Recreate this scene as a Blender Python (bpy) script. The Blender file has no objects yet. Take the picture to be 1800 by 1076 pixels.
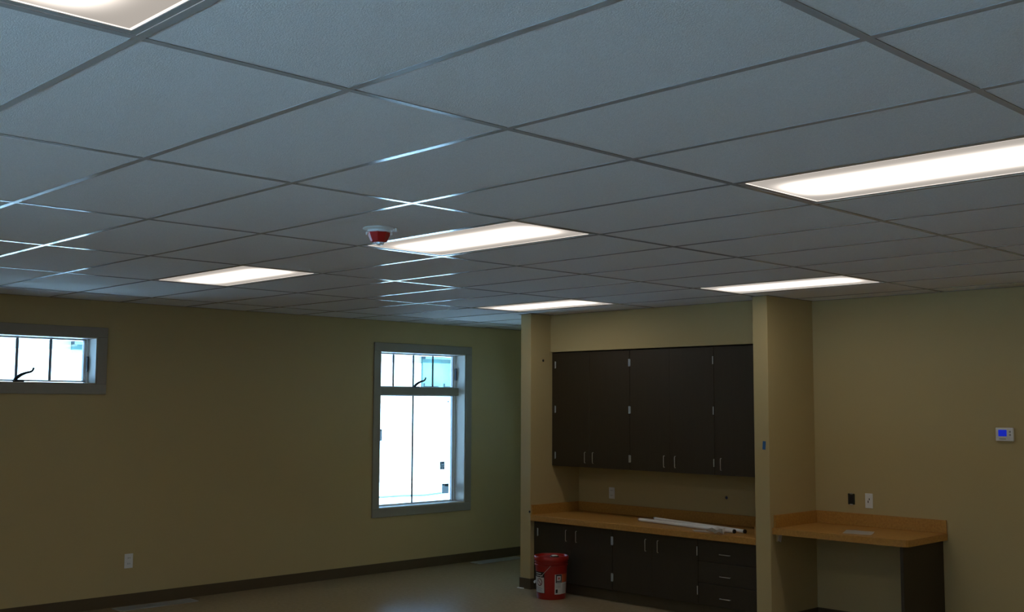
import bpy, bmesh, math, random
from mathutils import Vector, Matrix
random.seed(4)
S = bpy.context.scene
COL = S.collection
PI = math.pi

# ------------------------------------------------------------------ camera
cam = bpy.data.cameras.new('camera')
cam.sensor_fit = 'HORIZONTAL'
cam.sensor_width = 36.0
cam.lens = 1943.2 / 1800 * 36.0
cam.clip_start = 0.05
cam.clip_end = 300
co = bpy.data.objects.new('camera', cam)
COL.objects.link(co)
YAW, PITCH, ROLL = 0.7980, 0.0889, 0.0045
cy_, sy_, cp_, sp_ = math.cos(YAW), math.sin(YAW), math.cos(PITCH), math.sin(PITCH)
Fv = Vector((-sy_ * cp_, cy_ * cp_, sp_)); Rv = Vector((cy_, sy_, 0)); Uv = Rv.cross(Fv)
Rr = Rv * math.cos(ROLL) + Uv * math.sin(ROLL); Ur = Uv * math.cos(ROLL) - Rv * math.sin(ROLL)
M = Matrix((Rr, Ur, -Fv)).transposed().to_4x4()
M.translation = Vector((1.2322, -1.1482, 1.7157))
co.matrix_world = M
S.camera = co

# ------------------------------------------------------------------ world, exposure
S.view_settings.view_transform = 'Standard'
S.view_settings.look = 'None'
S.view_settings.gamma = 1
S.view_settings.use_curve_mapping = False
S.view_settings.exposure = 0.0
S.cycles.use_denoising = True
S.cycles.max_bounces = 10
S.cycles.diffuse_bounces = 6
S.cycles.sample_clamp_indirect = 8
SKY = (0.38, 0.74, 1.30)
SKY_STRENGTH = 3.2
LENS_STRENGTH = 0.98
SUN_STRENGTH = 61.0
w = bpy.data.worlds.new('sky')
S.world = w
w.use_nodes = True
bgn = w.node_tree.nodes['Background']
bgn.inputs[0].default_value = (*SKY, 1)
bgn.inputs[1].default_value = SKY_STRENGTH

sun = bpy.data.lights.new('sun', 'SUN')
sun.energy = SUN_STRENGTH
sun.color = (0.44, 0.72, 1.0)
sun.angle = math.radians(2)
so = bpy.data.objects.new('sun', sun)
COL.objects.link(so)
so.rotation_euler = Vector((1.0, 0.0, 0.95)).to_track_quat('Z', 'Y').to_euler()

# ------------------------------------------------------------------ measures (metres, floor at 0)
H = 2.577                       # underside of the ceiling grid
WX = -7.90                      # window wall
WY = 6.31                       # front ends of the two wing walls
BY = 6.985                      # wall behind the cabinets
SY = 6.58                       # soffit front
RX, NY, FY = 3.6, -3.6, 8.9     # right wall, wall behind the camera, far wall past the first wing
W1 = (-6.29, -6.157)
W2 = (-3.687, -3.554)
GU, GV = 1.2192, 0.6096         # ceiling cell

# ------------------------------------------------------------------ materials
def mat(name, col, rough=0.6, metal=0.0, spec=0.5, noise=None, bump=None, coat=0.0):
    """noise=(scale, amount) tints the colour; bump=(scale, strength, distance)"""
    m = bpy.data.materials.new(name); m.use_nodes = True
    nt = m.node_tree; b = nt.nodes['Principled BSDF']
    b.inputs['Base Color'].default_value = (*col, 1)
    b.inputs['Roughness'].default_value = rough
    b.inputs['Metallic'].default_value = metal
    b.inputs['Specular IOR Level'].default_value = spec
    b.inputs['Coat Weight'].default_value = coat
    tc = nt.nodes.new('ShaderNodeTexCoord')
    if noise:
        n = nt.nodes.new('ShaderNodeTexNoise'); n.inputs['Scale'].default_value = noise[0]
        n.inputs['Detail'].default_value = 5
        r = nt.nodes.new('ShaderNodeMix'); r.data_type = 'RGBA'
        a = noise[1]
        r.inputs[6].default_value = (*[c * (1 - a) for c in col], 1)
        r.inputs[7].default_value = (*[min(1, c * (1 + a)) for c in col], 1)
        nt.links.new(tc.outputs['Object'], n.inputs['Vector'])
        nt.links.new(n.outputs['Fac'], r.inputs[0])
        nt.links.new(r.outputs[2], b.inputs['Base Color'])
    if bump:
        n = nt.nodes.new('ShaderNodeTexNoise'); n.inputs['Scale'].default_value = bump[0]
        n.inputs['Detail'].default_value = 3
        k = nt.nodes.new('ShaderNodeBump'); k.inputs['Strength'].default_value = bump[1]
        k.inputs['Distance'].default_value = bump[2]
        nt.links.new(tc.outputs['Object'], n.inputs['Vector'])
        nt.links.new(n.outputs['Fac'], k.inputs['Height'])
        nt.links.new(k.outputs['Normal'], b.inputs['Normal'])
    return m

def speckle_mat(name, base, dark, scale, rough, ratio=0.5):
    m = mat(name, base, rough)
    nt = m.node_tree; b = nt.nodes['Principled BSDF']
    tc = nt.nodes['Texture Coordinate']
    n = nt.nodes.new('ShaderNodeTexNoise'); n.inputs['Scale'].default_value = scale
    n.inputs['Detail'].default_value = 8; n.inputs['Roughness'].default_value = 0.75
    cr = nt.nodes.new('ShaderNodeValToRGB')
    cr.color_ramp.elements[0].position = ratio - 0.12; cr.color_ramp.elements[0].color = (*dark, 1)
    cr.color_ramp.elements[1].position = ratio + 0.12; cr.color_ramp.elements[1].color = (*base, 1)
    nt.links.new(tc.outputs['Object'], n.inputs['Vector'])
    nt.links.new(n.outputs['Fac'], cr.inputs[0])
    nt.links.new(cr.outputs[0], b.inputs['Base Color'])
    return m

def wood_mat(name, a, b_, rough):
    m = mat(name, a, rough)
    nt = m.node_tree; b = nt.nodes['Principled BSDF']; tc = nt.nodes['Texture Coordinate']
    mp = nt.nodes.new('ShaderNodeMapping'); mp.inputs['Scale'].default_value = (30, 30, 1.6)
    n = nt.nodes.new('ShaderNodeTexNoise'); n.inputs['Scale'].default_value = 2.2; n.inputs['Detail'].default_value = 7
    mx = nt.nodes.new('ShaderNodeMix'); mx.data_type = 'RGBA'
    mx.inputs[6].default_value = (*a, 1); mx.inputs[7].default_value = (*b_, 1)
    nt.links.new(tc.outputs['Object'], mp.inputs['Vector']); nt.links.new(mp.outputs[0], n.inputs['Vector'])
    nt.links.new(n.outputs['Fac'], mx.inputs[0]); nt.links.new(mx.outputs[2], b.inputs['Base Color'])
    return m

PAINT = (0.475, 0.38, 0.185)
m_wall = mat('tan_wall_paint', PAINT, 0.62, spec=0.35, noise=(1.3, 0.03), bump=(260, 0.12, 0.002))
m_tile = mat('acoustic_tile', (0.72, 0.71, 0.70), 0.9, spec=0.1, noise=(160, 0.16), bump=(250, 0.5, 0.003))
m_tee = mat('grid_tee_enamel', (0.40, 0.385, 0.37), 0.16, spec=0.7)
m_floor = speckle_mat('tan_vinyl_floor', (0.36, 0.285, 0.17), (0.31, 0.24, 0.14), 26, 0.27)
m_base = mat('brown_rubber_base', (0.085, 0.06, 0.028), 0.55)
m_casing = mat('taupe_painted_trim', (0.29, 0.27, 0.22), 0.5)
m_muntin = mat('muntin_bar', (0.16, 0.19, 0.22), 0.5)
m_jamb = mat('pale_jamb', (0.58, 0.54, 0.47), 0.45)
m_vinyl = mat('white_window_vinyl', (0.70, 0.71, 0.72), 0.4)
m_dark = mat('dark_bronze_metal', (0.03, 0.03, 0.035), 0.4, metal=0.4)
m_cab = wood_mat('espresso_laminate', (0.024, 0.017, 0.007), (0.034, 0.024, 0.010), 0.55)
m_carcass = mat('dark_cabinet_carcass', (0.018, 0.014, 0.010), 0.7)
m_counter = speckle_mat('caramel_speckled_laminate', (0.50, 0.255, 0.055), (0.37, 0.175, 0.035), 55, 0.42, 0.48)
m_steel = mat('brushed_steel', (0.62, 0.60, 0.56), 0.32, metal=0.9)
m_plastic = mat('white_plastic', (0.74, 0.74, 0.72), 0.4)
m_black = mat('black_plastic', (0.012, 0.012, 0.012), 0.5)
m_metalbox = mat('dark_empty_box', (0.02, 0.025, 0.015), 0.7)
m_red = mat('red_bucket_plastic', (0.33, 0.012, 0.007), 0.38)
m_redal = mat('red_alarm_plastic', (0.42, 0.012, 0.010), 0.35)
m_label = mat('white_label_paper', (0.62, 0.60, 0.56), 0.6)
m_orange = mat('orange_print', (0.55, 0.10, 0.03), 0.5)
m_inkred = mat('red_ink', (0.45, 0.03, 0.03), 0.5)
m_grey = mat('grey_print', (0.34, 0.33, 0.32), 0.6)
m_paper = mat('white_paper', (0.74, 0.72, 0.68), 0.7)
m_tube = mat('white_tube', (0.80, 0.80, 0.78), 0.3)
m_bluetape = mat('blue_masking_tape', (0.02, 0.11, 0.28), 0.6)
m_register = mat('grey_register_metal', (0.36, 0.37, 0.36), 0.35, metal=0.3)
m_housing = mat('white_steel_housing', (0.7, 0.7, 0.7), 0.4)
m_door = mat('fixture_door_frame', (0.34, 0.33, 0.32), 0.3)
m_snow = mat('pale_ground', (0.80, 0.81, 0.82), 0.9, noise=(0.6, 0.05))
m_wrap = mat('white_house_wrap', (0.40, 0.40, 0.40), 0.8, noise=(0.8, 0.04))
m_teal = mat('pale_teal_siding', (0.055, 0.13, 0.115), 0.7, noise=(1.1, 1.0))
m_eave = mat('dark_eave_board', (0.04, 0.06, 0.07), 0.7)
def translucent(name, col, thr):
    m = mat(name, col, 0.6); nt = m.node_tree
    t = nt.nodes.new('ShaderNodeBsdfTranslucent'); t.inputs[0].default_value = (*thr, 1)
    mx = nt.nodes.new('ShaderNodeMixShader'); mx.inputs[0].default_value = 0.5
    nt.links.new(nt.nodes['Principled BSDF'].outputs[0], mx.inputs[1]); nt.links.new(t.outputs[0], mx.inputs[2])
    nt.links.new(mx.outputs[0], nt.nodes['Material Output'].inputs[0])
    return m
m_stick = translucent('window_sticker', (0.5, 0.55, 0.6), (0.62, 0.66, 0.66))
m_stick2 = translucent('sticker_print', (0.1, 0.15, 0.2), (0.35, 0.42, 0.43))

def glass_mat():
    m = bpy.data.materials.new('window_glass'); m.use_nodes = True
    nt = m.node_tree; nt.nodes.clear()
    o = nt.nodes.new('ShaderNodeOutputMaterial'); t = nt.nodes.new('ShaderNodeBsdfTransparent')
    t.inputs[0].default_value = (0.93, 0.97, 0.97, 1)
    g = nt.nodes.new('ShaderNodeBsdfGlossy'); g.inputs['Roughness'].default_value = 0.02
    f = nt.nodes.new('ShaderNodeFresnel'); f.inputs[0].default_value = 1.45
    mx = nt.nodes.new('ShaderNodeMixShader')
    nt.links.new(f.outputs[0], mx.inputs[0]); nt.links.new(t.outputs[0], mx.inputs[1])
    nt.links.new(g.outputs[0], mx.inputs[2]); nt.links.new(mx.outputs[0], o.inputs[0])
    return m
m_glass = glass_mat()

def lens_mat():
    """Prismatic lens of a two lamp troffer: a bright band where the lamps sit, dimmer flanks and rim."""
    m = bpy.data.materials.new('lit_prismatic_lens'); m.use_nodes = True
    nt = m.node_tree; nt.nodes.clear(); L = nt.links
    def math_(op, a, b=None, c=None):
        n = nt.nodes.new('ShaderNodeMath'); n.operation = op
        for i, v in enumerate((a, b, c)):
            if v is None: continue
            if hasattr(v, 'links'): L.new(v, n.inputs[i])
            else: n.inputs[i].default_value = v
        return n.outputs[0]
    tc = nt.nodes.new('ShaderNodeTexCoord'); sp = nt.nodes.new('ShaderNodeSeparateXYZ')
    L.new(tc.outputs['Object'], sp.inputs[0])
    ax = math_('ABSOLUTE', sp.outputs[0]); ay = math_('ABSOLUTE', sp.outputs[1])
    # band across the width
    g = math_('DIVIDE', sp.outputs[1], 0.125)
    g = math_('POWER', math_('ABSOLUTE', g), 3.0)
    g = math_('EXPONENT', math_('MULTIPLY', g, -1.0))
    # lamps stop a little before the ends
    e = nt.nodes.new('ShaderNodeMapRange'); e.inputs[1].default_value = 0.40; e.inputs[2].default_value = 0.575
    e.inputs[3].default_value = 1; e.inputs[4].default_value = 0.03; e.interpolation_type = 'SMOOTHSTEP'
    L.new(ax, e.inputs[0])
    band = math_('MULTIPLY', math_('MULTIPLY', g, e.outputs[0]), 5.2)
    # rim where the lens meets its frame catches light
    ry = math_('GREATER_THAN', ay, 0.262); rx = math_('GREATER_THAN', ax, 0.567)
    rim = math_('MULTIPLY', math_('MAXIMUM', ry, rx), 0.9)
    wv = nt.nodes.new('ShaderNodeTexWave'); wv.inputs['Scale'].default_value = 60
    L.new(tc.outputs['Object'], wv.inputs['Vector'])
    base = math_('MULTIPLY_ADD', wv.outputs['Fac'], 0.06, 0.44)
    tot = math_('ADD', math_('ADD', band, base), rim)
    tot = math_('MULTIPLY', tot, LENS_STRENGTH)
    em = nt.nodes.new('ShaderNodeEmission'); em.inputs[0].default_value = (1.0, 0.90, 0.80, 1)
    L.new(tot, em.inputs[1])
    o = nt.nodes.new('ShaderNodeOutputMaterial'); L.new(em.outputs[0], o.inputs[0])
    return m
m_lens = lens_mat()
def emit_mat(name, col, s):
    m = bpy.data.materials.new(name); m.use_nodes = True
    b = m.node_tree.nodes['Principled BSDF']
    b.inputs['Base Color'].default_value = (*col, 1)
    b.inputs['Emission Color'].default_value = (*col, 1); b.inputs['Emission Strength'].default_value = s
    return m
m_screen = emit_mat('blue_backlit_screen', (0.004, 0.02, 0.55), 0.55)

# ------------------------------------------------------------------ mesh helpers
class MB:
    def __init__(s): s.bm = bmesh.new()
    def box(s, x0, x1, y0, y1, z0, z1, bev=0.0, rot=None, seg=1):
        r = bmesh.ops.create_cube(s.bm, size=1)
        c = Vector(((x0 + x1) / 2, (y0 + y1) / 2, (z0 + z1) / 2))
        for v in r['verts']:
            v.co = Vector((v.co.x * (x1 - x0), v.co.y * (y1 - y0), v.co.z * (z1 - z0)))
        vs = r['verts']
        if bev:
            es = {e for v in vs for e in v.link_edges}
            q = bmesh.ops.bevel(s.bm, geom=list(es), offset=bev, segments=seg, affect='EDGES', profile=0.5)
            vs = list({v for f in q['faces'] for v in f.verts} | {v for v in vs if v.is_valid})
        for v in vs:
            if rot is not None: v.co = rot @ v.co
            v.co += c
        return s
    def prism(s, pts, z0, z1):
        """polygon in the xy plane extruded in z"""
        a = [s.bm.verts.new((x, y, z0)) for x, y in pts]; b = [s.bm.verts.new((x, y, z1)) for x, y in pts]
        s.bm.faces.new(list(reversed(a))); s.bm.faces.new(b)
        n = len(pts)
        for i in range(n):
            s.bm.faces.new((a[i], a[(i + 1) % n], b[(i + 1) % n], b[i]))
        return s
    def tube(s, pts, r, n=8, cap=True):
        pts = [Vector(p) for p in pts]; rings = []
        rr = r if isinstance(r, (list, tuple)) else [r] * len(pts)
        up = Vector((0.13, 0.21, 0.97))
        for i, p in enumerate(pts):
            t = (pts[min(i + 1, len(pts) - 1)] - pts[max(i - 1, 0)]).normalized()
            if abs(t.dot(up)) > 0.98: up = Vector((1, 0.1, 0.05))
            a = t.cross(up).normalized(); b = t.cross(a).normalized(); up = -b if b.dot(up) < 0 else b
            a = t.cross(up).normalized()
            rings.append([s.bm.verts.new(p + (a * math.cos(2 * PI * k / n) + up * math.sin(2 * PI * k / n)) * rr[i]) for k in range(n)])
        for i in range(len(rings) - 1):
            for k in range(n):
                s.bm.faces.new((rings[i][k], rings[i][(k + 1) % n], rings[i + 1][(k + 1) % n], rings[i + 1][k]))
        if cap:
            s.bm.faces.new(rings[0]); s.bm.faces.new(rings[-1])
        return s
    def lathe(s, prof, cx=0, cy=0, n=32, cap0=True, cap1=True):
        rings = [[s.bm.verts.new((cx + r * math.cos(2 * PI * k / n), cy + r * math.sin(2 * PI * k / n), z)) for k in range(n)] for r, z in prof]
        for i in range(len(rings) - 1):
            for k in range(n):
                s.bm.faces.new((rings[i][k], rings[i][(k + 1) % n], rings[i + 1][(k + 1) % n], rings[i + 1][k]))
        if cap0: s.bm.faces.new(rings[0])
        if cap1: s.bm.faces.new(rings[-1])
        return s
    def make(s, name, m, parent=None, smooth=False, origin=None):
        bmesh.ops.recalc_face_normals(s.bm, faces=s.bm.faces[:])
        off = Vector(origin) if origin is not None else (world_loc(parent) if parent else Vector((0, 0, 0)))
        for v in s.bm.verts: v.co -= off
        me = bpy.data.meshes.new(name); s.bm.to_mesh(me); s.bm.free()
        if smooth:
            for p in me.polygons: p.use_smooth = True
            try: me.set_sharp_from_angle(angle=math.radians(35))
            except Exception: pass
        me.materials.append(m)
        o = bpy.data.objects.new(name, me); COL.objects.link(o)
        if parent:
            o.parent = parent; o.location = off - world_loc(parent)
        else: o.location = off
        return o

def world_loc(o):
    v = Vector((0, 0, 0))
    while o: v += o.location; o = o.parent
    return v

def tag(o, label=None, cat=None, group=None, kind=None):
    if label: o['label'] = label
    if cat: o['category'] = cat
    if group: o['group'] = group
    if kind: o['kind'] = kind
    return o
def thing(name, loc, label=None, cat=None, group=None, kind=None):
    o = bpy.data.objects.new(name, None); COL.objects.link(o); o.location = loc; o.empty_display_size = 0.1
    return tag(o, label, cat, group, kind)
def struct(o, label, cat): return tag(o, label, cat, kind='structure')

# ------------------------------------------------------------------ floor and walls
TOP = H + 0.14
struct(MB().box(WX - 0.23, RX + 0.15, NY - 0.23, FY + 0.23, -0.12, 0).make('floor', m_floor), 'tan speckled vinyl floor of the empty room', 'floor')

def holed(u0, u1, z0, z1, holes):
    """rectangles covering u0..u1 x z0..z1 with the holes left out"""
    us = sorted({u0, u1, *[h[0] for h in holes], *[h[1] for h in holes]})
    zs = sorted({z0, z1, *[h[2] for h in holes], *[h[3] for h in holes]})
    out = []
    for a, b in zip(us, us[1:]):
        run = None
        for c, d in zip(zs, zs[1:]):
            hole = any(h[0] <= (a + b) / 2 <= h[1] and h[2] <= (c + d) / 2 <= h[3] for h in holes)
            if hole:
                if run: out.append((a, b, *run)); run = None
            else: run = (run[0] if run else c, d)
        if run: out.append((a, b, *run))
    return out

ZT = 2.262
winA = (1.683, 2.86, 1.873, ZT)         # ribbon window at the left
winB = (5.86, 7.037, 0.648, ZT)         # tall window with transom
addedC = (-2.50, -1.32, 0.648, ZT)        # its like, unseen, added for more daylight
mb = MB()
for a, b, c, d in holed(NY - 0.23, FY + 0.23, 0, TOP, [winA, winB, addedC]): mb.box(WX - 0.23, WX, a, b, c, d)
bmesh.ops.remove_doubles(mb.bm, verts=mb.bm.verts[:], dist=1e-4)
struct(mb.make('wall_left', m_wall), 'long tan painted wall with the two windows', 'wall')

addedD = (-3.2, -1.6, 0.648, ZT); addedE = (-1.3, 0.3, 0.648, ZT); addedF = (0.6, 2.2, 0.648, ZT)  # unseen windows, added to throw daylight onto the ceiling
mb = MB()
for a, b, c, d in holed(WX, RX, 0, TOP, [addedD, addedE, addedF]): mb.box(a, b, NY - 0.23, NY, c, d)
struct(mb.make('wall_near', m_wall), 'tan painted wall behind the viewer', 'wall')
struct(MB().box(RX, RX + 0.15, NY - 0.23, FY + 0.23, 0, TOP).make('wall_right', m_wall), 'tan painted wall on the right', 'wall')
addedFar = (-6.95, -6.56, 0.90, 1.80)  # unseen window, added to bring daylight into the nook
mb = MB()
for a, b, c, d in holed(WX, W1[0], 0, TOP, [addedFar]): mb.box(a, b, FY, FY + 0.23, c, d)
struct(mb.make('wall_far', m_wall), 'tan painted wall past the first wing wall', 'wall')
struct(MB().box(W1[1], RX, BY, BY + 0.12, 0, TOP).make('wall_back', m_wall), 'tan painted wall behind cabinets and desk', 'wall')
struct(MB().box(W1[0], W1[1], WY, FY, 0, H, bev=0.002).make('wall_wing_left', m_wall), 'tan wing wall at the left of the cabinets', 'wall')
struct(MB().box(W2[0], W2[1], WY, BY, 0, H, bev=0.002).make('wall_wing_right', m_wall), 'tan wing wall between cabinets and desk', 'wall')
struct(MB().box(W1[1], W2[0], SY, BY, 2.222, H).make('wall_soffit', m_wall), 'tan painted soffit above the wall cabinets', 'soffit')

# rubber base
def base(name, boxes, label):
    m = MB()
    for bx in boxes: m.box(*bx, 0, 0.098, bev=0.0015)
    struct(m.make(name, m_base), label, 'baseboard')
t = 0.006
base('baseboard_left', [(WX, WX + t, NY, FY)], 'brown rubber base along the window wall')
base('baseboard_back', [(W2[1], -2.53, BY - t, BY), (-2.49, RX, BY - t, BY)], 'brown rubber base along the wall with the desk')
base('baseboard_wing_left', [(W1[0] - t, W1[1] + t, WY - t, WY), (W1[0] - t, W1[0], WY, FY), (W1[1], W1[1] + t, WY, WY + 0.08)], 'brown rubber base round the left wing wall end')
base('baseboard_wing_right', [(W2[0] - t, W2[1] + t, WY - t, WY), (W2[1], W2[1] + t, WY, BY)], 'brown rubber base round the right wing wall')
base('baseboard_right', [(RX - t, RX, NY, BY)], 'brown rubber base along the right wall')
base('baseboard_near', [(WX, RX, NY, NY + t)], 'brown rubber base behind the viewer')

# ------------------------------------------------------------------ ceiling: slab, runners, tees, tiles, lights
ceil = struct(MB().box(WX - 0.23, RX + 0.15, NY - 0.23, FY + 0.23, TOP, TOP + 0.1).make('ceiling', m_housing), 'suspended ceiling of white acoustic tiles in a metal grid', 'ceiling')
TW = 0.012                      # half a flange
LIGHTS = [(ci, j) for j in (-6, -1, 4, 9) for ci in (-2, 0, 2, 4)]
i_lo, i_hi = -math.floor(RX / GU) - 1, math.ceil(-WX / GU)
j_lo, j_hi = math.floor(NY / GV), math.ceil(FY / GV)
def in_range(x): return max(WX, min(RX, x))
run_me = None
for i in range(i_lo, i_hi + 1):
    x = -GU * i
    if not (WX + 0.03 < x < RX - 0.03): continue
    if run_me is None:
        o = MB().box(-TW, TW, NY, FY, H, H + 0.0016).box(-0.001, 0.001, NY, FY, H + 0.0016, H + 0.036).make('main_runner', m_tee, ceil, origin=(0, 0, 0)); run_me = o.data
        o.location = (x, 0, 0)
    else:
        o = bpy.data.objects.new('main_runner', run_me); COL.objects.link(o); o.parent = ceil; o.location = (x, 0, 0)
tee_me = {}; tile_me = {}
def cells_x():
    for i in range(i_lo - 1, i_hi + 1):
        a, b = -GU * (i + 1), -GU * i
        a2, b2 = max(a, WX), min(b, RX)
        if b2 - a2 > 0.03: yield i, a2, b2
def cells_y():
    for j in range(j_lo, j_hi + 1):
        a, b = GV * j, GV * (j + 1)
        a2, b2 = max(a, NY), min(b, FY)
        if b2 - a2 > 0.03: yield j, a2, b2
def reuse(cache, key, name, build, m, loc):
    if key not in cache:
        cache[key] = build().make(name, m, ceil, origin=(0, 0, 0)); o = cache[key]
    else:
        o = bpy.data.objects.new(name, cache[key].data); COL.objects.link(o); o.parent = ceil
    o.location = loc
    return o
def hidden(a, b, c, d):
    """cells wholly above the wing, the soffit or behind the back wall"""
    return a >= W1[1] - 0.01 and c >= BY - 0.01
for i, a, b in cells_x():
    for j, c, d in cells_y():
        if hidden(a, b, c, d): continue
        # cross tee on the cell's low-Y side
        if GV * j > NY + 0.03:
            L = b - a
            reuse(tee_me, round(L, 3), 'cross_tee', lambda: MB().box(TW if a > WX + .01 else 0, L - TW, -TW, TW, H + 0.0001, H + 0.0014).box(TW, L - TW, -0.001, 0.001, H + 0.0016, H + 0.034), m_tee, (a, GV * j, 0))
        if (i, j) in LIGHTS: continue
        g = 0.003
        L, Wd = b - a - 2 * g, d - c - 2 * g
        o = reuse(tile_me, (round(L, 3), round(Wd, 3)), 'ceiling_tile', lambda: MB().box(0, L, 0, Wd, H + 0.0022, H + 0.018), m_tile, (a + g, c + g, random.uniform(0, 0.0006)))

# wall angle round the edge of the ceiling
def angle(n, boxes, label):
    m = MB()
    for x0, x1, y0, y1 in boxes: m.box(x0, x1, y0, y1, H - 0.0008, H + 0.0006)
    struct(m.make('trim_%d' % n, m_tee), label, 'trim')
angle(1, [(WX, WX + 0.022, NY, FY)], 'thin metal wall angle between ceiling and window wall')
angle(2, [(W2[1], RX, BY - 0.022, BY)], 'thin metal wall angle above the desk wall')
angle(3, [(W1[1] + 0.001, W2[0] - 0.001, SY - 0.022, SY)], 'thin metal wall angle above the soffit')
angle(4, [(W2[1], W2[1] + 0.022, WY - 0.022, BY - 0.022), (W2[0] - 0.022, W2[1], WY - 0.022, WY), (W2[0] - 0.022, W2[0], WY, SY - 0.022)], 'thin metal wall angle round the right wing wall')
angle(5, [(W1[0] - 0.022, W1[1] + 0.022, WY - 0.022, WY), (W1[1], W1[1] + 0.022, WY, SY - 0.022), (W1[0] - 0.022, W1[0], WY, FY)], 'thin metal wall angle round the left wing wall')

LAB = {(0, -1): 'recessed ceiling light cut off at the top left corner of the photo',
       (0, 4): 'large recessed ceiling light at the right edge, nearest lit panel',
       (2, 4): 'recessed ceiling light beside the red fire alarm',
       (4, 4): 'recessed ceiling light farthest left, nearest the window wall',
       (4, 9): 'recessed ceiling light above the left wing wall, beyond the alarm',
       (2, 9): 'long recessed ceiling light just above the right wing wall'}
OFF = ['out of view recessed ceiling light, ' + s for s in ('behind the viewer by the right wall', 'behind the viewer near the middle', 'behind the viewer left of the middle', 'behind the viewer by the window wall', 'over the viewer to the right', 'ahead left of the viewer above the frame', 'near the first window above the frame', 'right of the frame in the middle row', 'right of the frame in the far row', 'right of the frame in front of the desk wall')]
lparts = None
for ci, j in LIGHTS:
    x0, y0 = -GU * (ci + 1), GV * j
    cx, cy = x0 + GU / 2, y0 + GV / 2
    t0 = thing('ceiling_light', (cx, cy, H), LAB.get((ci, j)) or OFF.pop(0), 'ceiling light', 'recessed ceiling lights')
    if lparts is None:
        hx, hy = GU / 2 - 0.004, GV / 2 - 0.004
        hb = MB()
        hb.box(cx - hx, cx + hx, cy - hy, cy + hy, H + 0.095, H + 0.1)
        hb.box(cx - hx, cx - hx + 0.004, cy - hy, cy + hy, H + 0.002, H + 0.095); hb.box(cx + hx - 0.004, cx + hx, cy - hy, cy + hy, H + 0.002, H + 0.095)
        hb.box(cx - hx, cx + hx, cy - hy, cy - hy + 0.004, H + 0.002, H + 0.095); hb.box(cx - hx, cx + hx, cy + hy - 0.004, cy + hy, H + 0.002, H + 0.095)
        p1 = hb.make('housing', m_housing, t0)
        e = 0.034; ox, oy = GU / 2 - TW, GV / 2 - TW; ix, iy = GU / 2 - e, GV / 2 - e
        fb = MB()
        fb.box(cx - ox, cx + ox, cy - oy, cy - iy, H + 0.0018, H + 0.006, bev=0.001); fb.box(cx - ox, cx + ox, cy + iy, cy + oy, H + 0.0018, H + 0.006, bev=0.001)
        fb.box(cx - ox, cx - ix, cy - iy, cy + iy, H + 0.0018, H + 0.006, bev=0.001); fb.box(cx + ix, cx + ox, cy - iy, cy + iy, H + 0.0018, H + 0.006, bev=0.001)
        p2 = fb.make('door_frame', m_door, t0)
        p3 = MB().box(cx - ix, cx + ix, cy - iy, cy + iy, H + 0.0035, H + 0.0055).make('lens', m_lens, t0)
        lparts = [p1, p2, p3]
    else:
        for p in lparts:
            q = p.copy(); COL.objects.link(q); q.parent = t0

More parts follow.
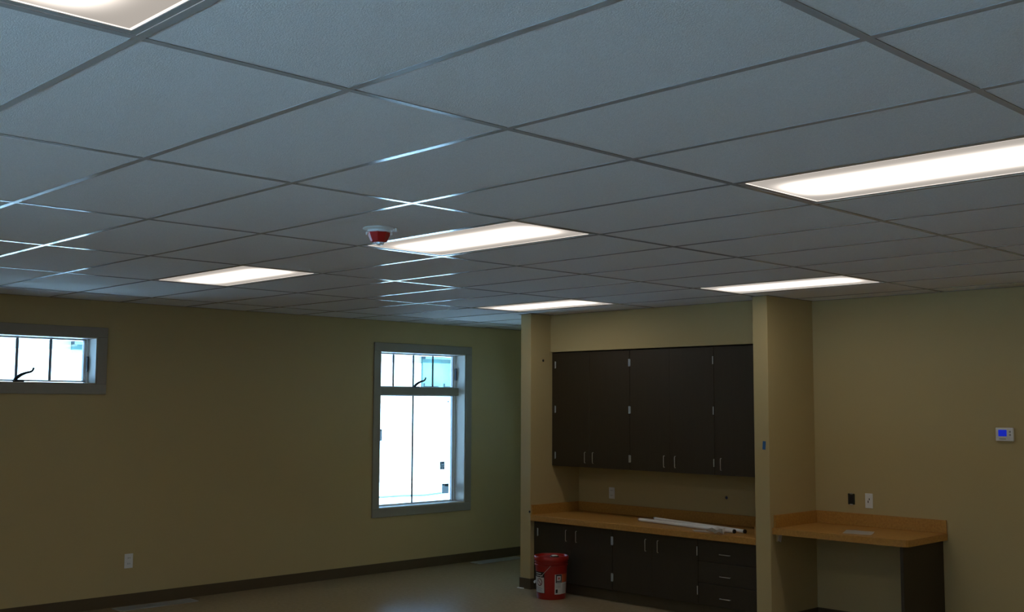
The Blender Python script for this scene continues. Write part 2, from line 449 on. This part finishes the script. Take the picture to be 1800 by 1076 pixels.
# ------------------------------------------------------------------ windows
def window(n, label, hole, transom, wall='left', muntins=(4, 2)):
    """built in (u, d) terms: u along the wall, d outwards from the wall face"""
    u0, u1, z0, z1 = hole
    def P(a, b, da, db, c, d, bev=0.0):
        if wall == 'left': return (WX - db, WX - da, a, b, c, d, bev)
        if wall == 'far': return (a, b, FY + da, FY + db, c, d, bev)
        return (a, b, NY - db, NY - da, c, d, bev)
    loc = (WX, (u0 + u1) / 2, z0) if wall == 'left' else ((u0 + u1) / 2, FY if wall == 'far' else NY, z0)
    T = thing('window_%d' % n, loc, label, 'window', kind='structure')
    def part(name, m, *bs, smooth=False):
        b = MB()
        for x in bs: b.box(*x)
        return b.make(name, m, T, smooth)
    cw = 0.088; ct = 0.016
    part('casing', m_casing, P(u0 - cw, u1 + cw, -ct, 0, z1 + 0.002, z1 + cw, .003))
    part('casing', m_casing, P(u0 - cw, u1 + cw, -ct, 0, z0 - cw, z0 - 0.002, .003))
    part('casing', m_casing, P(u0 - cw, u0 - 0.002, -ct, 0, z0 - 0.002, z1 + 0.002, .003))
    part('casing', m_casing, P(u1 + 0.002, u1 + cw, -ct, 0, z0 - 0.002, z1 + 0.002, .003))
    jt = 0.008; jd = 0.145
    part('jamb', m_jamb, P(u0, u0 + jt, -0.006, jd, z0, z1)); part('jamb', m_jamb, P(u1 - jt, u1, -0.006, jd, z0, z1))
    part('jamb', m_jamb, P(u0 + jt, u1 - jt, -0.006, jd, z1 - jt, z1)); part('sill', m_jamb, P(u0 + jt, u1 - jt, -0.006, jd, z0, z0 + jt))
    # vinyl frame
    fw = 0.022; ft = 0.010; a, b = u0, u1
    fr = [P(a, b, jd, 0.205, z1 - ft, z1), P(a, b, jd, 0.205, z0, z0 + ft), P(a, a + fw, jd, 0.205, z0 + ft, z1 - ft), P(b - fw, b, jd, 0.205, z0 + ft, z1 - ft)]
    part('frame', m_vinyl, *fr)
    units = []
    if transom:
        zr0, zr1 = 1.808, 1.898
        part('mullion', m_casing, P(u0 + jt, u1 - jt, 0.095, 0.20, zr0 + .004, zr1 - .004, .004))
        units = [(zr1 - 0.008, z1 - ft + 0.004, muntins[0], True), (z0 + ft - 0.004, zr0 + 0.008, muntins[1], False)]
    else:
        units = [(z0 + ft + 0.004, z1 - ft + 0.004, muntins[0], True)]
    for zb, zt, nm, awn in units:
        sa, sb = u0 + fw - 0.002, u1 - fw + 0.002; sw = 0.021; sh = 0.014
        part('sash', m_vinyl, P(sa, sb, 0.160, 0.20, zt - sh, zt, .003), P(sa, sb, 0.160, 0.20, zb, zb + sh, .003), P(sa, sa + sw, 0.160, 0.20, zb, zt, .003), P(sb - sw, sb, 0.160, 0.20, zb, zt, .003))
        g0, g1, h0, h1 = sa + sw, sb - sw, zb + sh, zt - sh
        part('pane', m_glass, P(g0 - .004, g1 + .004, 0.187, 0.188, h0 - .004, h1 + .004))
        for k in range(1, nm):
            uu = g0 + (g1 - g0) * k / nm
            part('muntin', m_muntin, P(uu - 0.012, uu + 0.012, 0.1805, 0.1850, h0, h1, .002))
        if awn:
            # folding crank at the middle of the sill
            uc = (u0 + u1) / 2 + 0.015
            def V(u, d, z): return (WX - d, u, z) if wall == 'left' else ((u, FY + d, z) if wall == 'far' else (u, NY - d, z))
            cb = MB(); zz = zb + 0.0
            cb.box(*P(uc - 0.05, uc + 0.035, 0.128, 0.161, zz - 0.004, zz + 0.014, .004))
            cr = cb.make('crank_operator', m_dark, T)
            pts = [V(uc - 0.045, 0.130, zz + 0.008), V(uc - 0.025, 0.124, zz + 0.032), V(uc + 0.005, 0.118, zz + 0.054), V(uc + 0.04, 0.114, zz + 0.069), V(uc + 0.075, 0.110, zz + 0.078), V(uc + 0.090, 0.110, zz + 0.088), V(uc + 0.100, 0.110, zz + 0.112)]
            MB().tube(pts, [.013, .015, .013, .010, .009, .009, .009], 8).make('crank_handle', m_dark, T, True)
            # hinge arm at the right of the awning sash
            MB().box(*P(u1 - fw - 0.004, u1 - fw + 0.006, 0.120, 0.146, zb + 0.09, zb + 0.22)).make('hinge_arm', m_dark, T)
    return T
window(1, 'short ribbon window high on the wall at the left edge', winA, False)
window(2, 'tall window with four pane transom beside the left wing wall', winB, True)
window(3, 'unseen tall window added to the window wall for daylight, out of view to the left', addedC, True)
window(4, 'unseen tall window added behind the viewer for daylight, left one', addedD, True, 'near')
window(6, 'unseen tall window added behind the viewer for daylight, middle one', addedE, True, 'near')
window(5, 'unseen tall window added behind the viewer for daylight, right one', addedF, True, 'near')

window(7, 'small unseen window added for daylight past the left wing wall, hidden behind it', addedFar, False, 'far')

# stickers on the glass of the tall window
def sticker(y0, y1, z0, z1, label, marks=()):
    x = WX - 0.1860
    o = thing('window_sticker', (x, (y0 + y1) / 2, z0), label, 'sticker')
    MB().box(x, x + 0.0006, y0, y1, z0, z1).make('sheet', m_stick, o)
    for a, b, c, d in marks:
        MB().box(x + 0.0006, x + 0.0011, y0 + (y1 - y0) * a, y0 + (y1 - y0) * b, z0 + (z1 - z0) * c, z0 + (z1 - z0) * d).make('print', m_stick2, o)
sticker(6.842, 6.912, 1.00, 1.087, 'small patterned sticker on the tall window glass, upper of two', [(.05, .3, .55, .9), (.45, .75, .7, .95), (.2, .9, .4, .5), (.1, .45, .1, .3), (.6, .9, .05, .3)])
sticker(6.875, 6.975, 0.735, 0.845, 'larger square sticker low on the tall window glass', [(.05, .3, .82, .97), (.4, .95, .72, .97)])
sticker(5.96, 6.04, 1.33, 1.45, 'sticker half hidden at the left edge of the tall window', [(.1, .9, .86, .97)])
sticker(6.945, 6.965, 1.735, 1.755, 'tiny dot sticker at the top right of the tall window lower pane')

# ------------------------------------------------------------------ outdoors
struct(MB().box(-70, WX - 0.24, -40, 60, -0.35, -0.15).box(WX - 0.24, 40, FY + 0.24, 60, -0.35, -0.15).make('ground', m_snow), 'overexposed pale ground outside the windows', 'ground')
struct(MB().box(WX - 0.24, 40, -60, NY - 0.24, -0.35, -0.15).make('ground_near', m_snow), 'pale ground behind the building', 'ground')
hd = MB()  # unseen row of dark bushes, added to keep low daylight off the walls
for k in range(46):
    x = -22 + k * 1.0
    hd.lathe([(.3, -.15), (.75, .4), (.8, 1.8), (.55, 3.2 + .3 * math.sin(k * 2.3)), (.15, 3.7)], x, -17 + .3 * math.sin(k * 1.7), 8)
tag(hd.make('blocker', mat('dark_blocker', (.03, .05, .02), .9)), 'unseen dark added hedge behind the building, out of view', 'blocker', kind='stuff')
nb = thing('neighbor_building', (-20.0, 14.0, -0.15), 'overexposed white building with pale teal upper panels outside the windows', 'building')
MB().box(-26, -20.0, 4.0, 24.0, -0.15, 2.13).make('lower_wall', m_wrap, nb)
MB().box(-26, -20.15, 4.0, 24.0, 2.13, 3.0).make('upper_wall', m_wrap, nb)
for (a, b) in ((16.54, 19.3), (7.72, 8.25)):
    MB().box(-20.15, -20.08, a, b, 2.14 if a > 12 else 2.74, 2.86).make('siding_panel', m_teal, nb)
    MB().box(-20.15, -19.98, a, b - 0.9 if b > 12 else b, 2.84, 2.90).make('header_board', m_eave, nb)
for k in range(4):
    MB().box(-20.12, -20.02, 16.56 + k * 0.66, 16.56 + k * 0.66 + 0.5, 2.165, 2.235).make('vent', m_eave, nb)
r_ = MB()
for s_ in (0,):
    pts = [(-19.97, 2.98), (-23.0, 4.3), (-26.3, 2.98), (-26.3, 2.9), (-23.0, 4.2), (-19.97, 2.9)]
    va = [r_.bm.verts.new((x, 3.7, z)) for x, z in pts]; vb = [r_.bm.verts.new((x, 24.3, z)) for x, z in pts]
    r_.bm.faces.new(va); r_.bm.faces.new(list(reversed(vb)))
    for k in range(6): r_.bm.faces.new((va[k], va[(k + 1) % 6], vb[(k + 1) % 6], vb[k]))
r_.make('roof', m_wrap, nb)
cbl = MB().tube([(-16.6, 11.9, -0.13), (-16.5, 12.5, -0.13), (-16.45, 13.0, -0.125), (-16.3, 13.5, -0.13), (-16.5, 14.1, -0.13)], 0.02, 6).make('garden_hose', m_eave, None, True)
tag(cbl, 'thin dark hose lying on the pale ground outside the tall window', 'hose')

# ------------------------------------------------------------------ cabinets
def pull(parent, c, vertical=True, L=0.098, out=0.014):
    """wire pull in front of a door face at c=(x, y face, z centre)"""
    x, y, z = c; h = L / 2
    if vertical: pts = [(x, y, z - h), (x, y - out * .8, z - h), (x, y - out, z - h + .008), (x, y - out, z + h - .008), (x, y - out * .8, z + h), (x, y, z + h)]
    else: pts = [(x - h, y, z), (x - h, y - out * .8, z), (x - h + .008, y - out, z), (x + h - .008, y - out, z), (x + h, y - out * .8, z), (x + h, y, z)]
    return MB().tube(pts, 0.0036, 8).make('handle', m_steel, parent, True)
def hinge(parent, x, y, z0, z1, side):
    b = MB(); b.tube([(x, y - 0.005, z0), (x, y - 0.005, z1)], 0.0045, 8)
    b.box(min(x, x + side * 0.006), max(x, x + side * 0.006), y - 0.003, y + 0.001, z0 + .004, z1 - .004)
    return b.make('hinge', m_steel, parent)

UZ0, UZ1, UY = 1.135, 2.222, 6.60
def upper(x0, x1, doors, label):
    T = thing('wall_cabinet', ((x0 + x1) / 2, BY, UZ0), label, 'cabinet', 'dark wall cabinets under the soffit')
    MB().box(x0 + .0005, x1 - .0005, UY + 0.019, BY - .0005, UZ0 + .002, UZ1 - .001).make('body', m_carcass, T)
    for (a, b, hs, px) in doors:
        d = MB().box(a + (.0018 if hs < 0 or px == -4.204 else .0006), b - (.0006 if hs < 0 else .0018), UY, UY + 0.018, UZ0, UZ1 - .012, bev=.0015).make('door', m_cab, T)
        pull(d, (px, UY, 1.226))
        if hs:
            hx = a + .0062 if hs < 0 else b - .0062
            for z0, z1 in ((2.064, 2.131), (1.639, 1.706), (1.202, 1.268)): hinge(d, hx, UY, z0, z1, -hs)
    return T
U0, U1, U2, U3 = -6.115, -5.188, -4.27, W2[0]
upper(U0, U1, [(U0, -5.672, -1, -5.725), (-5.672, U1, 1, -5.627)], 'dark two door wall cabinet next to the left wing wall')
upper(U1, U2, [(U1, -4.737, -1, -4.80), (-4.737, U2, 1, -4.68)], 'middle dark two door wall cabinet under the soffit')
upper(U2, U3 - .002, [(U2, U3 - .004, 1, -4.204)], 'dark one door wall cabinet next to the right wing wall')
f = MB().box(W1[1] + .0005, U0 - .0005, UY + .004, UY + .022, UZ0, UZ1 - .002).make('filler_strip', m_cab)
tag(f, 'narrow dark filler strip between left wing wall and wall cabinet', 'filler')

CT, CB, CF = 0.687, 0.632, 6.306          # countertop top, underside, front edge
BF, BZ = 6.352, 0.105
def base_cab(x0, x1, fronts, label):
    T = thing('base_cabinet', ((x0 + x1) / 2, BY, 0), label, 'cabinet', 'dark base cabinets under the long counter')
    MB().box(x0 + .0005, x1 - .0005, BF + 0.019, BY - .0005, BZ, CB - .001).make('body', m_carcass, T)
    MB().box(x0 + .0005, x1 - .0005, BF + 0.075, BF + 0.09, 0, BZ).make('toe_kick', m_base, T)
    for fr in fronts:
        if fr[0] == 'door':
            _, a, b, hs, px = fr
            d = MB().box(a + (.0018 if hs < 0 else .0006), b - (.0006 if hs < 0 else .0018), BF, BF + 0.018, BZ, CB - .004, bev=.001).make('door', m_cab, T)
            pull(d, (px, BF, 0.527))
            hx = a + .0062 if hs < 0 else b - .0062
            for z0, z1 in ((0.494, 0.567), (0.181, 0.25)): hinge(d, hx, BF, z0, z1, -hs)
        else:
            _, a, b, z0, z1 = fr
            d = MB().box(a + .0015, b - .0015, BF, BF + 0.018, z0 + .0015, z1 - .0015, bev=.0015).make('drawer', m_cab, T)
            pull(d, (-4.005, BF, (z0 + z1) / 2 - 0.018), False)
    return T
B0 = -6.105
base_cab(B0, U1, [('door', B0, -5.672, -1, -5.735), ('door', -5.672, U1, 1, -5.610)], 'dark two door base cabinet behind the red bucket')
base_cab(U1, U2, [('door', U1, -4.745, -1, -4.812), ('door', -4.745, U2, 1, -4.680)], 'middle dark two door base cabinet under the counter')
zs = [BZ, 0.279, 0.453, CB - .004]
base_cab(U2, U3 - .002, [('drawer', U2, U3 - .004, zs[k], zs[k + 1]) for k in range(3)], 'dark three drawer base cabinet next to the right wing wall')
f = MB().box(W1[1] + .0065, B0 - .0005, BF + .003, BF + .02, 0, CB - .002).make('filler_strip', m_cab)
tag(f, 'narrow dark filler strip between left wing wall and base cabinet', 'filler')

# counters
T = thing('countertop', ((W1[1] + W2[0]) / 2, BY, CB), 'long caramel speckled laminate counter over the base cabinets', 'counter')
MB().box(W1[1] + .0005, W2[0] - .0005, CF, BY - .0005, CB, CT, bev=.006, seg=2).make('slab', m_counter, T)
MB().box(W1[1] + .0005, W2[0] - .0005, BY - .020, BY - .0005, CT, .778, bev=.002).make('backsplash', m_counter, T)
MB().box(W1[1] + .0005, W1[1] + .020, CF + .015, BY - .021, CT, .778, bev=.002).make('side_splash', m_counter, T)
MB().box(W2[0] - .020, W2[0] - .0005, CF + .015, BY - .021, CT, .778, bev=.002).make('side_splash', m_counter, T)

DT, DB, DF, DR = 0.775, 0.727, 6.335, -2.465
T = thing('desk', ((W2[1] + DR) / 2, BY, 0), 'built in caramel laminate desk right of the wing wall', 'desk')
c = 0.05
pts = [(W2[1] + .0005, DF), (DR - c, DF)] + [(DR - c + c * math.sin(a), DF + c - c * math.cos(a)) for a in (PI / 8, PI / 4, 3 * PI / 8)] + [(DR, DF + c), (DR, BY - .0005), (W2[1] + .0005, BY - .0005)]
MB().prism(pts, DB, DT).make('top', m_counter, T)
MB().box(W2[1] + .0005, DR - .003, BY - .020, BY - .0005, DT, .873, bev=.002).make('backsplash', m_counter, T)
MB().box(W2[1] + .0005, W2[1] + .020, DF + .02, BY - .021, DT, .873, bev=.002).make('side_splash', m_counter, T)
MB().box(-2.525, -2.500, DF + .015, BY - .0005, 0, DB, bev=.001).make('support_panel', m_cab, T)
MB().box(W2[1] + .0005, W2[1] + .02, DF + .05, BY - .03, DB - .06, DB - .0005).make('wall_cleat', m_wall, T)

# ------------------------------------------------------------------ electrical plates, thermostat
def plate(axis, a0, a1, z0, z1, label, cat, style):
    """axis 'y': on the back wall facing -Y; 'x': on the window wall facing +X"""
    def Bx(b, u0, u1, d0, d1, c, d, bev=0.0):
        if axis == 'y': b.box(u0, u1, BY - d1, BY - d0, c, d, bev=bev)
        else: b.box(WX + d0, WX + d1, u0, u1, c, d, bev=bev)
    loc = ((a0 + a1) / 2, BY, z0) if axis == 'y' else (WX, (a0 + a1) / 2, z0)
    T = thing('outlet' if style == 'outlet' else ('switch' if style == 'switch' else 'outlet_box'), loc, label, cat)
    cu, cz = (a0 + a1) / 2, (z0 + z1) / 2
    if style == 'box':
        b = MB(); Bx(b, a0, a1, 0, .003, z0, z1); b.make('opening', m_metalbox, T)
        b = MB(); Bx(b, a0 + .012, a1 - .012, .003, .007, z0 + .012, z1 - .012, .001); b.make('device', m_black, T)
        for zz in (z0 - .001, z1 + .001):
            b = MB(); Bx(b, cu - .012, cu + .012, .003, .006, zz - .005, zz + .005); b.make('mounting_ear', m_steel, T)
        return
    b = MB(); Bx(b, a0, a1, 0, .006, z0, z1, .002); b.make('cover_plate', m_plastic, T)
    if style == 'outlet':
        for s in (-1, 1):
            b = MB(); Bx(b, cu - .017, cu + .017, .006, .008, cz + s * .024 - .014, cz + s * .024 + .014, .002); r = b.make('receptacle', m_plastic, T)
            b = MB(); Bx(b, cu - .009, cu - .006, .008, .0084, cz + s * .024 - .004, cz + s * .024 + .007); Bx(b, cu + .006, cu + .009, .008, .0084, cz + s * .024 - .004, cz + s * .024 + .007); b.make('slot', m_black, r)
    elif style == 'switch':
        b = MB(); Bx(b, cu - .016, cu + .016, .006, .009, cz - .033, cz + .033, .001); r = b.make('insert', m_plastic, T)
        b = MB(); Bx(b, cu - .008, cu - .001, .009, .0096, cz - .016, cz + .002); Bx(b, cu + .002, cu + .009, .009, .0096, cz + .006, cz + .02); b.make('slot', m_black, r)
plate('y', -3.118, -3.054, .918, 1.033, 'white outlet with cover plate above the desk', 'outlet', 'switch')
plate('y', -3.266, -3.208, .938, 1.022, 'dark uncovered outlet box above the desk', 'outlet box', 'box')
plate('y', -5.765, -5.695, .826, .933, 'pale cover plate on the wall above the long counter', 'outlet', 'outlet')
plate('x', 3.168, 3.243, .313, .434, 'pale outlet low on the window wall at the left', 'outlet', 'outlet')

T = thing('thermostat', (-2.015, BY, 1.469), 'white thermostat with blue lit screen on the right wall', 'thermostat')
MB().box(-2.078, -1.952, BY - .026, BY, 1.469, 1.566, bev=.006, seg=2).make('body', m_plastic, T)
MB().box(-2.056, -1.998, BY - .0275, BY - .0255, 1.504, 1.550).make('screen', m_screen, T)
for k in range(2): MB().box(-1.981, -1.967, BY - .028, BY - .0255, 1.508 + k * .022, 1.522 + k * .022, bev=.001).make('button', m_grey, T)
MB().box(-2.052, -2.004, BY - .028, BY - .0255, 1.482, 1.488).make('button', m_grey, T)

# ------------------------------------------------------------------ fire alarm strobe on the ceiling
ax, ay = -3.085, 2.145
T = thing('fire_alarm', (ax, ay, H), 'red fire alarm strobe on a white plate hanging from the ceiling', 'fire alarm')
MB().lathe([(.078, H + .0015), (.080, H - .004), (.070, H - .010)], ax, ay, 32).make('mounting_plate', m_plastic, T, True)
MB().lathe([(.058, H - .010), (.058, H - .020), (.054, H - .022)], ax, ay, 24).make('collar', m_plastic, T, True)
b = MB(); b.lathe([(.056, H - .020), (.058, H - .026), (.040, H - .066), (.030, H - .070)], ax, ay, 8); b.make('body', m_redal, T)
MB().lathe([(.022, H - .068), (.020, H - .078), (.012, H - .083)], ax + .004, ay + .003, 16).make('strobe_lens', mat('clear_strobe', (.8, .9, .95), .08), T, True)
for s in (-1, 1):
    a = .8 + (0 if s > 0 else PI)
    MB().box(ax + .058 * math.cos(a) - .006, ax + .058 * math.cos(a) + .006, ay + .058 * math.sin(a) - .006, ay + .058 * math.sin(a) + .006, H - .034, H - .018, bev=.002).make('clip', m_plastic, T)
MB().box(ax + .050, ax + .078, ay + .045, ay + .062, H - .016, H - .001, bev=.002).make('conduit_tab', m_plastic, T)

# ------------------------------------------------------------------ red bucket
bx, by = -5.718, 6.135
VA = math.atan2(-1.1482 - by, 1.2322 - bx)          # the side with the gap between the labels
T = thing('bucket', (bx, by, 0), 'red lidded plastic bucket on the floor by the left wing wall', 'bucket')
BR0, BR1, BH = 0.128, 0.143, 0.375
def rad(z): return BR0 + (BR1 - BR0) * z / 0.30
MB().lathe([(.118, .004), (BR0 - .004, 0), (BR0, .006), (rad(.29), .29), (rad(.29) + .007, .292), (rad(.29) + .007, .298), (rad(.3), .300), (rad(.31), .312), (rad(.31) + .007, .314), (rad(.31) + .007, .320), (rad(.32), .322), (rad(.34), .340)], bx, by, 48).make('shell', m_red, T, True)
lid = MB().lathe([(.140, .334), (.154, .336), (.156, .345), (.155, .366), (.151, .373), (.145, .373), (.141, .364), (.139, .356), (.06, .356), (.058, .360), (.02, .360)], bx, by, 48).make('lid', m_red, T, True)
MB().lathe([(.040, .356), (.040, .366), (.036, .369), (.030, .369)], bx + .02, by + .02, 24).make('spout_ring', m_black, lid, True)
MB().lathe([(.029, .362), (.029, .371), (.024, .374)], bx + .02, by + .02, 20).make('spout_cap', m_plastic, lid, True)
def patch(name, m, a0, a1, z0, z1, off, parent):
    """curved sheet on the bucket wall; angles in degrees, + towards the right as seen from the room"""
    b = MB(); n = max(2, int(abs(a1 - a0) / 5)); g = []
    for k in range(n + 1):
        a = VA + math.radians(a0 + (a1 - a0) * k / n)
        g.append([b.bm.verts.new((bx + (rad(z) + off) * math.cos(a), by + (rad(z) + off) * math.sin(a), z)) for z in (z0, z1)])
    for k in range(n): b.bm.faces.new((g[k][0], g[k + 1][0], g[k + 1][1], g[k][1]))
    bmesh.ops.recalc_face_normals(b.bm, faces=b.bm.faces[:])
    q = bmesh.ops.solidify(b.bm, geom=b.bm.faces[:], thickness=0.0004)
    return b.make(name, m, parent, True)
def ring_on(name, m, ac, zc, r, w_, off, parent):
    b = MB(); n = 24; g = []
    for k in range(n):
        q = 2 * PI * k / n
        row = []
        for rr in (r - w_, r):
            z = zc + rr * math.sin(q); a = VA + math.radians(ac) + rr * math.cos(q) / rad(zc)
            row.append(b.bm.verts.new((bx + (rad(z) + off) * math.cos(a), by + (rad(z) + off) * math.sin(a), z)))
        g.append(row)
    for k in range(n): b.bm.faces.new((g[k][0], g[k][1], g[(k + 1) % n][1], g[(k + 1) % n][0]))
    return b.make(name, m, parent)
L1 = patch('warning_label', m_black, -82, -26, .055, .240, .0009, T)
patch('label_sheet', m_label, -81, -28, .059, .193, .0014, L1)
patch('print_line', m_label, -70, -40, .222, .230, .0016, L1); patch('print_line', m_label, -68, -33, .203, .211, .0016, L1)
ring_on('warning_ring', m_black, -50, .150, .034, .005, .0020, L1)
ring_on('warning_ring', m_inkred, -50, .150, .028, .003, .0021, L1)
b = MB(); n = 8; g = []
for k in range(n + 1):
    s = -1 + 2 * k / n
    for w_ in (-.002, .002):
        pass
for k in range(7):
    s = -1 + 2 * k / 6
    patch('warning_figure', m_black if k % 2 else m_inkred, -50 + s * 8 - 1.6, -50 + s * 8 + 1.6, .150 - s * .018 - .004, .150 - s * .018 + .004, .0022, L1)
for k in range(6): patch('print_line', m_grey, -78, -34 - (k % 3) * 4, .068 + k * .007, .071 + k * .007, .0017, L1)
L2 = patch('product_label', m_label, 13, 42, .048, .222, .0009, T)
patch('print_frame', m_black, 17, 41, .148, .220, .0013, L2); patch('print_panel', m_label, 21, 37, .166, .208, .0017, L2)
patch('print_mark', m_inkred, 26, 32, .178, .196, .0020, L2); patch('print_line', m_label, 20, 38, .154, .158, .0017, L2)
patch('print_mark', m_black, 17, 25, .060, .092, .0013, L2)
for k in range(5): patch('print_line', m_grey, 17, 38, .104 + k * .008, .107 + k * .008, .0013, L2)
patch('print_panel', m_orange, 42, 74, .150, .222, .0009, L2); patch('print_panel', m_label, 42, 74, .050, .149, .0009, L2)
for k in range(8): patch('print_line', m_grey, 46, 70, .060 + k * .010, .063 + k * .010, .0013, L2)
# bail handle hanging down the front left with a pale grip
hp = []
for k in range(0, 17):
    q = PI * k / 16
    lx = math.cos(q) * .158; lz = .300 - math.sin(q) * .165; ly = .0 + math.sin(q) * .150
    # local axes: handle swings to the far left of the bucket
    a = VA - math.radians(92)
    ux, uy = math.cos(a), math.sin(a); vx, vy = -uy, ux
    out = .0 + math.sin(q) * (.150)
    hp.append((bx + vx * lx + ux * out, by + vy * lx + uy * out, lz))
MB().tube(hp, 0.0022, 6).make('bail_handle', m_steel, T, True)
MB().tube(hp[7:10], 0.009, 10).make('handle_grip', m_plastic, T, True)

# ------------------------------------------------------------------ loose things
def tube_lamp(p, q, z, r, label):
    p = Vector((*p, z)); q = Vector((*q, z)); d = (q - p).normalized()
    T = thing('plastic_tube', p - Vector((0, 0, r)), label, 'tube', 'white tubes lying on the counter')
    MB().tube([p, q], r, 14).make('tube_body', m_tube, T, True)
    MB().tube([q, q + d * .012], r + .001, 14).make('end_cap', m_black, T, True)
    MB().tube([p - d * .012, p], r + .001, 14).make('end_cap', m_grey, T, True)
tube_lamp((-5.085, 6.610), (-3.995, 6.462), CT + .0165, .0155, 'white plastic tube on the counter, nearer of the two')
tube_lamp((-5.03, 6.76), (-3.935, 6.523), CT + .0165, .0155, 'white plastic tube on the counter, behind the other one')
def sheet(name, pts, z, label, cat, curl=0.0, m=m_paper):
    b = MB(); n = 6
    A, B_, C_, D = [Vector((*p, 0)) for p in pts]
    g = []
    for i in range(n + 1):
        row = []
        for j in range(n + 1):
            u, v = i / n, j / n
            p = A * (1 - u) * (1 - v) + B_ * u * (1 - v) + C_ * u * v + D * (1 - u) * v
            row.append(b.bm.verts.new((p.x, p.y, z + .0006 + curl * (abs(u - .5) ** 2 * 3 + .4 * math.sin(5 * v + 3 * u) ** 2))))
        g.append(row)
    for i in range(n):
        for j in range(n): b.bm.faces.new((g[i][j], g[i + 1][j], g[i + 1][j + 1], g[i][j + 1]))
    bmesh.ops.solidify(b.bm, geom=b.bm.faces[:], thickness=0.0005)
    return tag(b.make(name, m, None, False, origin=(pts[0][0], pts[0][1], z)), label, cat)
sheet('paper_sheet', [(-3.09, 6.63), (-3.00, 6.40), (-2.79, 6.44), (-2.88, 6.67)], DT, 'white paper sheet lying on the desk', 'paper', .003)
sheet('paper_sheet', [(-4.28, 6.33), (-4.38, 6.42), (-4.27, 6.46), (-4.15, 6.37)], CT, 'flat pale paper scrap on the counter, left of the crumpled one', 'paper', .002)
sheet('crumpled_paper', [(-4.13, 6.285), (-4.13, 6.385), (-4.02, 6.385), (-3.985, 6.285)], CT, 'crumpled white paper in front of the tubes', 'paper', .045)

def blob(name, loc, r, axis, m, label, cat, sx=1.0):
    b = MB(); b.lathe([(r, 0), (r * .9, .002), (r * .5, .003)], 0, 0, 12)
    R_ = Matrix.Rotation(PI / 2, 3, 'X') if axis == '-y' else Matrix.Rotation(PI / 2, 3, 'Y')
    for v in b.bm.verts: v.co = R_ @ Vector((v.co.x, v.co.y * sx, v.co.z)) + Vector(loc)
    return tag(b.make(name, m, None, True, origin=loc), label, cat)
blob('wall_plug', (-4.425, BY, .916), .014, '-y', mat('dark_blue_plug', (.01, .02, .08), .5), 'small dark blue plug on the wall above the tubes', 'plug')
blob('wall_hole', (W1[1], 6.479, 2.137), .013, 'x', m_black, 'small dark hole high on the left wing wall', 'hole', 1.0)
blob('wall_clip', (W1[1] - .010, WY, .714), .012, '-y', m_black, 'small dark spot on the left wing wall corner at counter height', 'clip')
tp = MB().box(-3.612, -3.585, WY - .0012, WY, 1.375, 1.44, rot=Matrix.Rotation(math.radians(4), 3, 'Y')).make('tape_piece', m_bluetape)
tag(tp, 'small strip of blue tape on the end of the right wing wall', 'tape')
ck = MB().box(W2[1] + .021, W2[1] + .023, 6.385, 6.43, .668, .722, rot=Matrix.Rotation(math.radians(-20), 3, 'X')).make('paper_tag', m_paper)
tag(ck, 'small white tag under the desk front by the wing wall', 'tag')
sc_ = MB().box(W1[0] - .01, W1[0] + .06, WY - .03, WY - .008, 0, .006, bev=.001, rot=Matrix.Rotation(math.radians(6), 3, 'Z')).make('plastic_scrap', m_paper)
tag(sc_, 'thin white scrap on the floor at the left wing wall base', 'scrap')

def register(x0, x1, y0, y1, label):
    T = thing('floor_register', ((x0 + x1) / 2, (y0 + y1) / 2, 0), label, 'floor register', 'grey floor registers along the window wall')
    b = MB(); e = .016
    b.box(x0, x1, y0, y0 + e, 0, .007, bev=.001); b.box(x0, x1, y1 - e, y1, 0, .007, bev=.001)
    b.box(x0, x0 + e, y0 + e, y1 - e, 0, .007, bev=.001); b.box(x1 - e, x1, y0 + e, y1 - e, 0, .007, bev=.001)
    b.make('frame', m_register, T)
    n = 9
    for k in range(n):
        xx = x0 + e + (x1 - x0 - 2 * e) * (k + .5) / n
        MB().box(xx - .004, xx + .004, y0 + e, y1 - e, .001, .006).make('louver', m_register, T)
    MB().box(x0 + e, x1 - e, y0 + e, y1 - e, .0002, .0008).make('damper', m_black, T)
register(-7.83, -7.672, 7.07, 7.76, 'grey floor register on the floor under the tall window')
register(-7.83, -7.672, 3.04, 3.75, 'grey floor register at the bottom left, under the low outlet')
